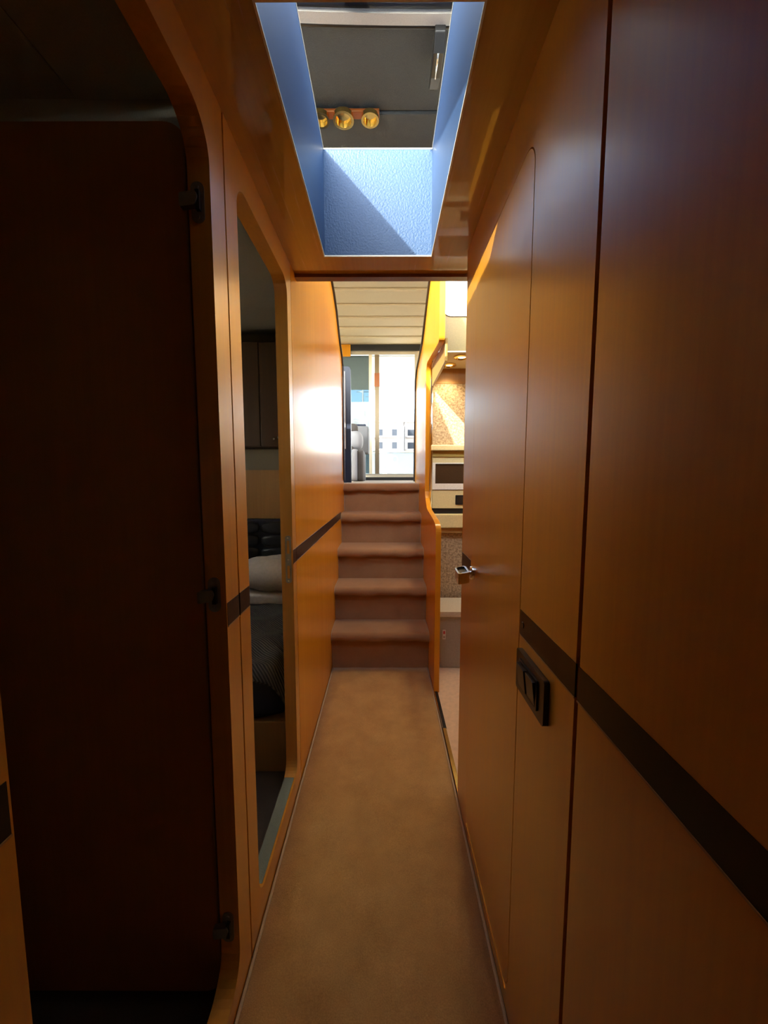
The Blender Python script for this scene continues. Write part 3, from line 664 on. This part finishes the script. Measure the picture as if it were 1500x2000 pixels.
# ================================================================== OUTSIDE
ck = box('floor_cockpit', -2.4, 2.4, 5.80, 9.3, 1.10, 1.16, plain('cockpit_sole', (.82, .78, .68), .6)); tag(ck, 'white aft cockpit deck outside the door', None, kind='structure')
ov = box('ceiling_cockpit', -2.4, 2.4, 5.80, 8.0, 2.99, 3.10, plain('overhang_lining', (.90, .88, .80), .7), bevel=.02); tag(ov, 'white overhang above the aft cockpit', None, kind='structure')
tn = thing('transom', (.3, 9.1, 1.16), 'white cockpit bulwark with a gate seen through the door', 'bulwark')
box('bulwark', -2.4, .02, 9.0, 9.12, 1.16, 1.78, TRANS, tn, bevel=.02); box('gate', .03, .72, 9.01, 9.09, 1.18, 1.80, TRANS, tn, bevel=.015); box('bulwark', .73, 2.4, 9.0, 9.12, 1.16, 1.78, TRANS, tn, bevel=.02)
box('rail_cap', -2.4, 2.4, 8.98, 9.14, 1.80, 1.83, CHROME, tn); prism('hatch_ring', [rrect(.16, .30, 1.56, 1.72, .06), rrect(.18, .28, 1.58, 1.70, .045)], 'y', 8.998, 9.01, GREYP, tn)
wt = box('water', -120, 120, 9.5, 55, -.9, -.3, WATER); tag(wt, 'harbour water behind the boat', 'water', kind='stuff')
qy = box('quay', -120, 120, 55.1, 130, -.9, .9, QUAY); tag(qy, 'stone quay in front of the white buildings', 'quay')
def building(x0, x1, y0, fl_n, fh, label):
    H_ = fl_n * fh + 1
    b = thing('apartment_building', ((x0 + x1) / 2, y0, .9), label, 'building', 'white waterfront buildings')
    box('walls', x0, x1, y0, y0 + 10, .9, .9 + H_, BUILD, b); box('roof', x0 - .4, x1 + .4, y0 - .6, y0 + 10, .9 + H_, 1.2 + H_, BUILD, b)
    wm = None
    for f in range(fl_n):
        z = 1.6 + f * fh; n_ = max(2, int((x1 - x0) / 3))
        box('balcony', x0 + .3, x1 - .3, y0 - 1.0, y0, z + .55 - .9, z + .75 - .7, BUILD, b)
        for k in range(n_):
            xc = x0 + (x1 - x0) * (k + .5) / n_
            if wm is None:
                wo = box('window', -.8, .8, -.06, .02, 0, 1.7, WIN); wm = wo.data; wo.parent = b
            else:
                wo = bpy.data.objects.new('window', wm); COL.objects.link(wo); wo.parent = b
            wo.matrix_parent_inverse = Matrix.Translation(-b.location); wo.location = (xc, y0, z)
building(-16, -5.2, 95, 5, 3.0, 'white apartment block with balconies behind the tinted pane')
building(-3.2, 4.3, 92, 4, 3.0, 'low white waterfront building left of the centre of the doorway')
building(5.0, 14, 98, 4, 3.2, 'white waterfront building right of the doorway centre')
def yacht(x, y, h, label):
    s = thing('sailing_yacht', (x, y, 0), label, 'boat', 'moored yachts in the harbour')
    bm = bmesh.new(); st_ = [(-3.5, 1.0, .1), (-2, 1.4, -.1), (1, 1.5, -.1), (3, .8, .05), (4.2, .05, .3)]; rg = []
    for dy, hw, lo_ in st_: rg.append([bm.verts.new((x + a * hw, y + dy, zz)) for a, zz in ((-1, 1.2), (-.7, lo_ - .1), (0, lo_ - .19), (.7, lo_ - .1), (1, 1.2))])
    for a, b_ in zip(rg, rg[1:]):
        for i in range(4): bm.faces.new((a[i], a[i + 1], b_[i + 1], b_[i]))
        bm.faces.new((a[4], a[0], b_[0], b_[4]))
    bm.faces.new(rg[0]); bm.faces.new(rg[-1]); link('hull', bm, GELCOAT, s)
    box('coachroof', x - .8, x + .8, y - 1.5, y + 1.5, 1.2, 1.7, GELCOAT, s, bevel=.1)
    tube('mast', [(x, y, 1.2), (x, y, h)], .09, GELCOAT, s, 8); tube('spreader', [(x - .9, y, h * .55), (x + .9, y, h * .55)], .03, ALU, s, 6)
    tube('spreader', [(x - .6, y, h * .78), (x + .6, y, h * .78)], .03, ALU, s, 6); tube('boom', [(x, y, 2.0), (x, y - 3.2, 2.1)], .08, GREYF, s, 8)
    tube('stay', [(x, y, h), (x, y - 3.4, 1.2)], .012, ALU, s, 4); tube('stay', [(x, y, h), (x, y + 4.1, 1.2)], .012, ALU, s, 4)
yacht(-2.15, 38, 12, 'white sailing yacht whose mast stands left in the tinted pane')
yacht(-1.75, 48, 14, 'white sailing yacht with a tall mast next to the door stile')
yacht(1.4, 42, 13, 'white sailing yacht with a single mast in the open doorway')
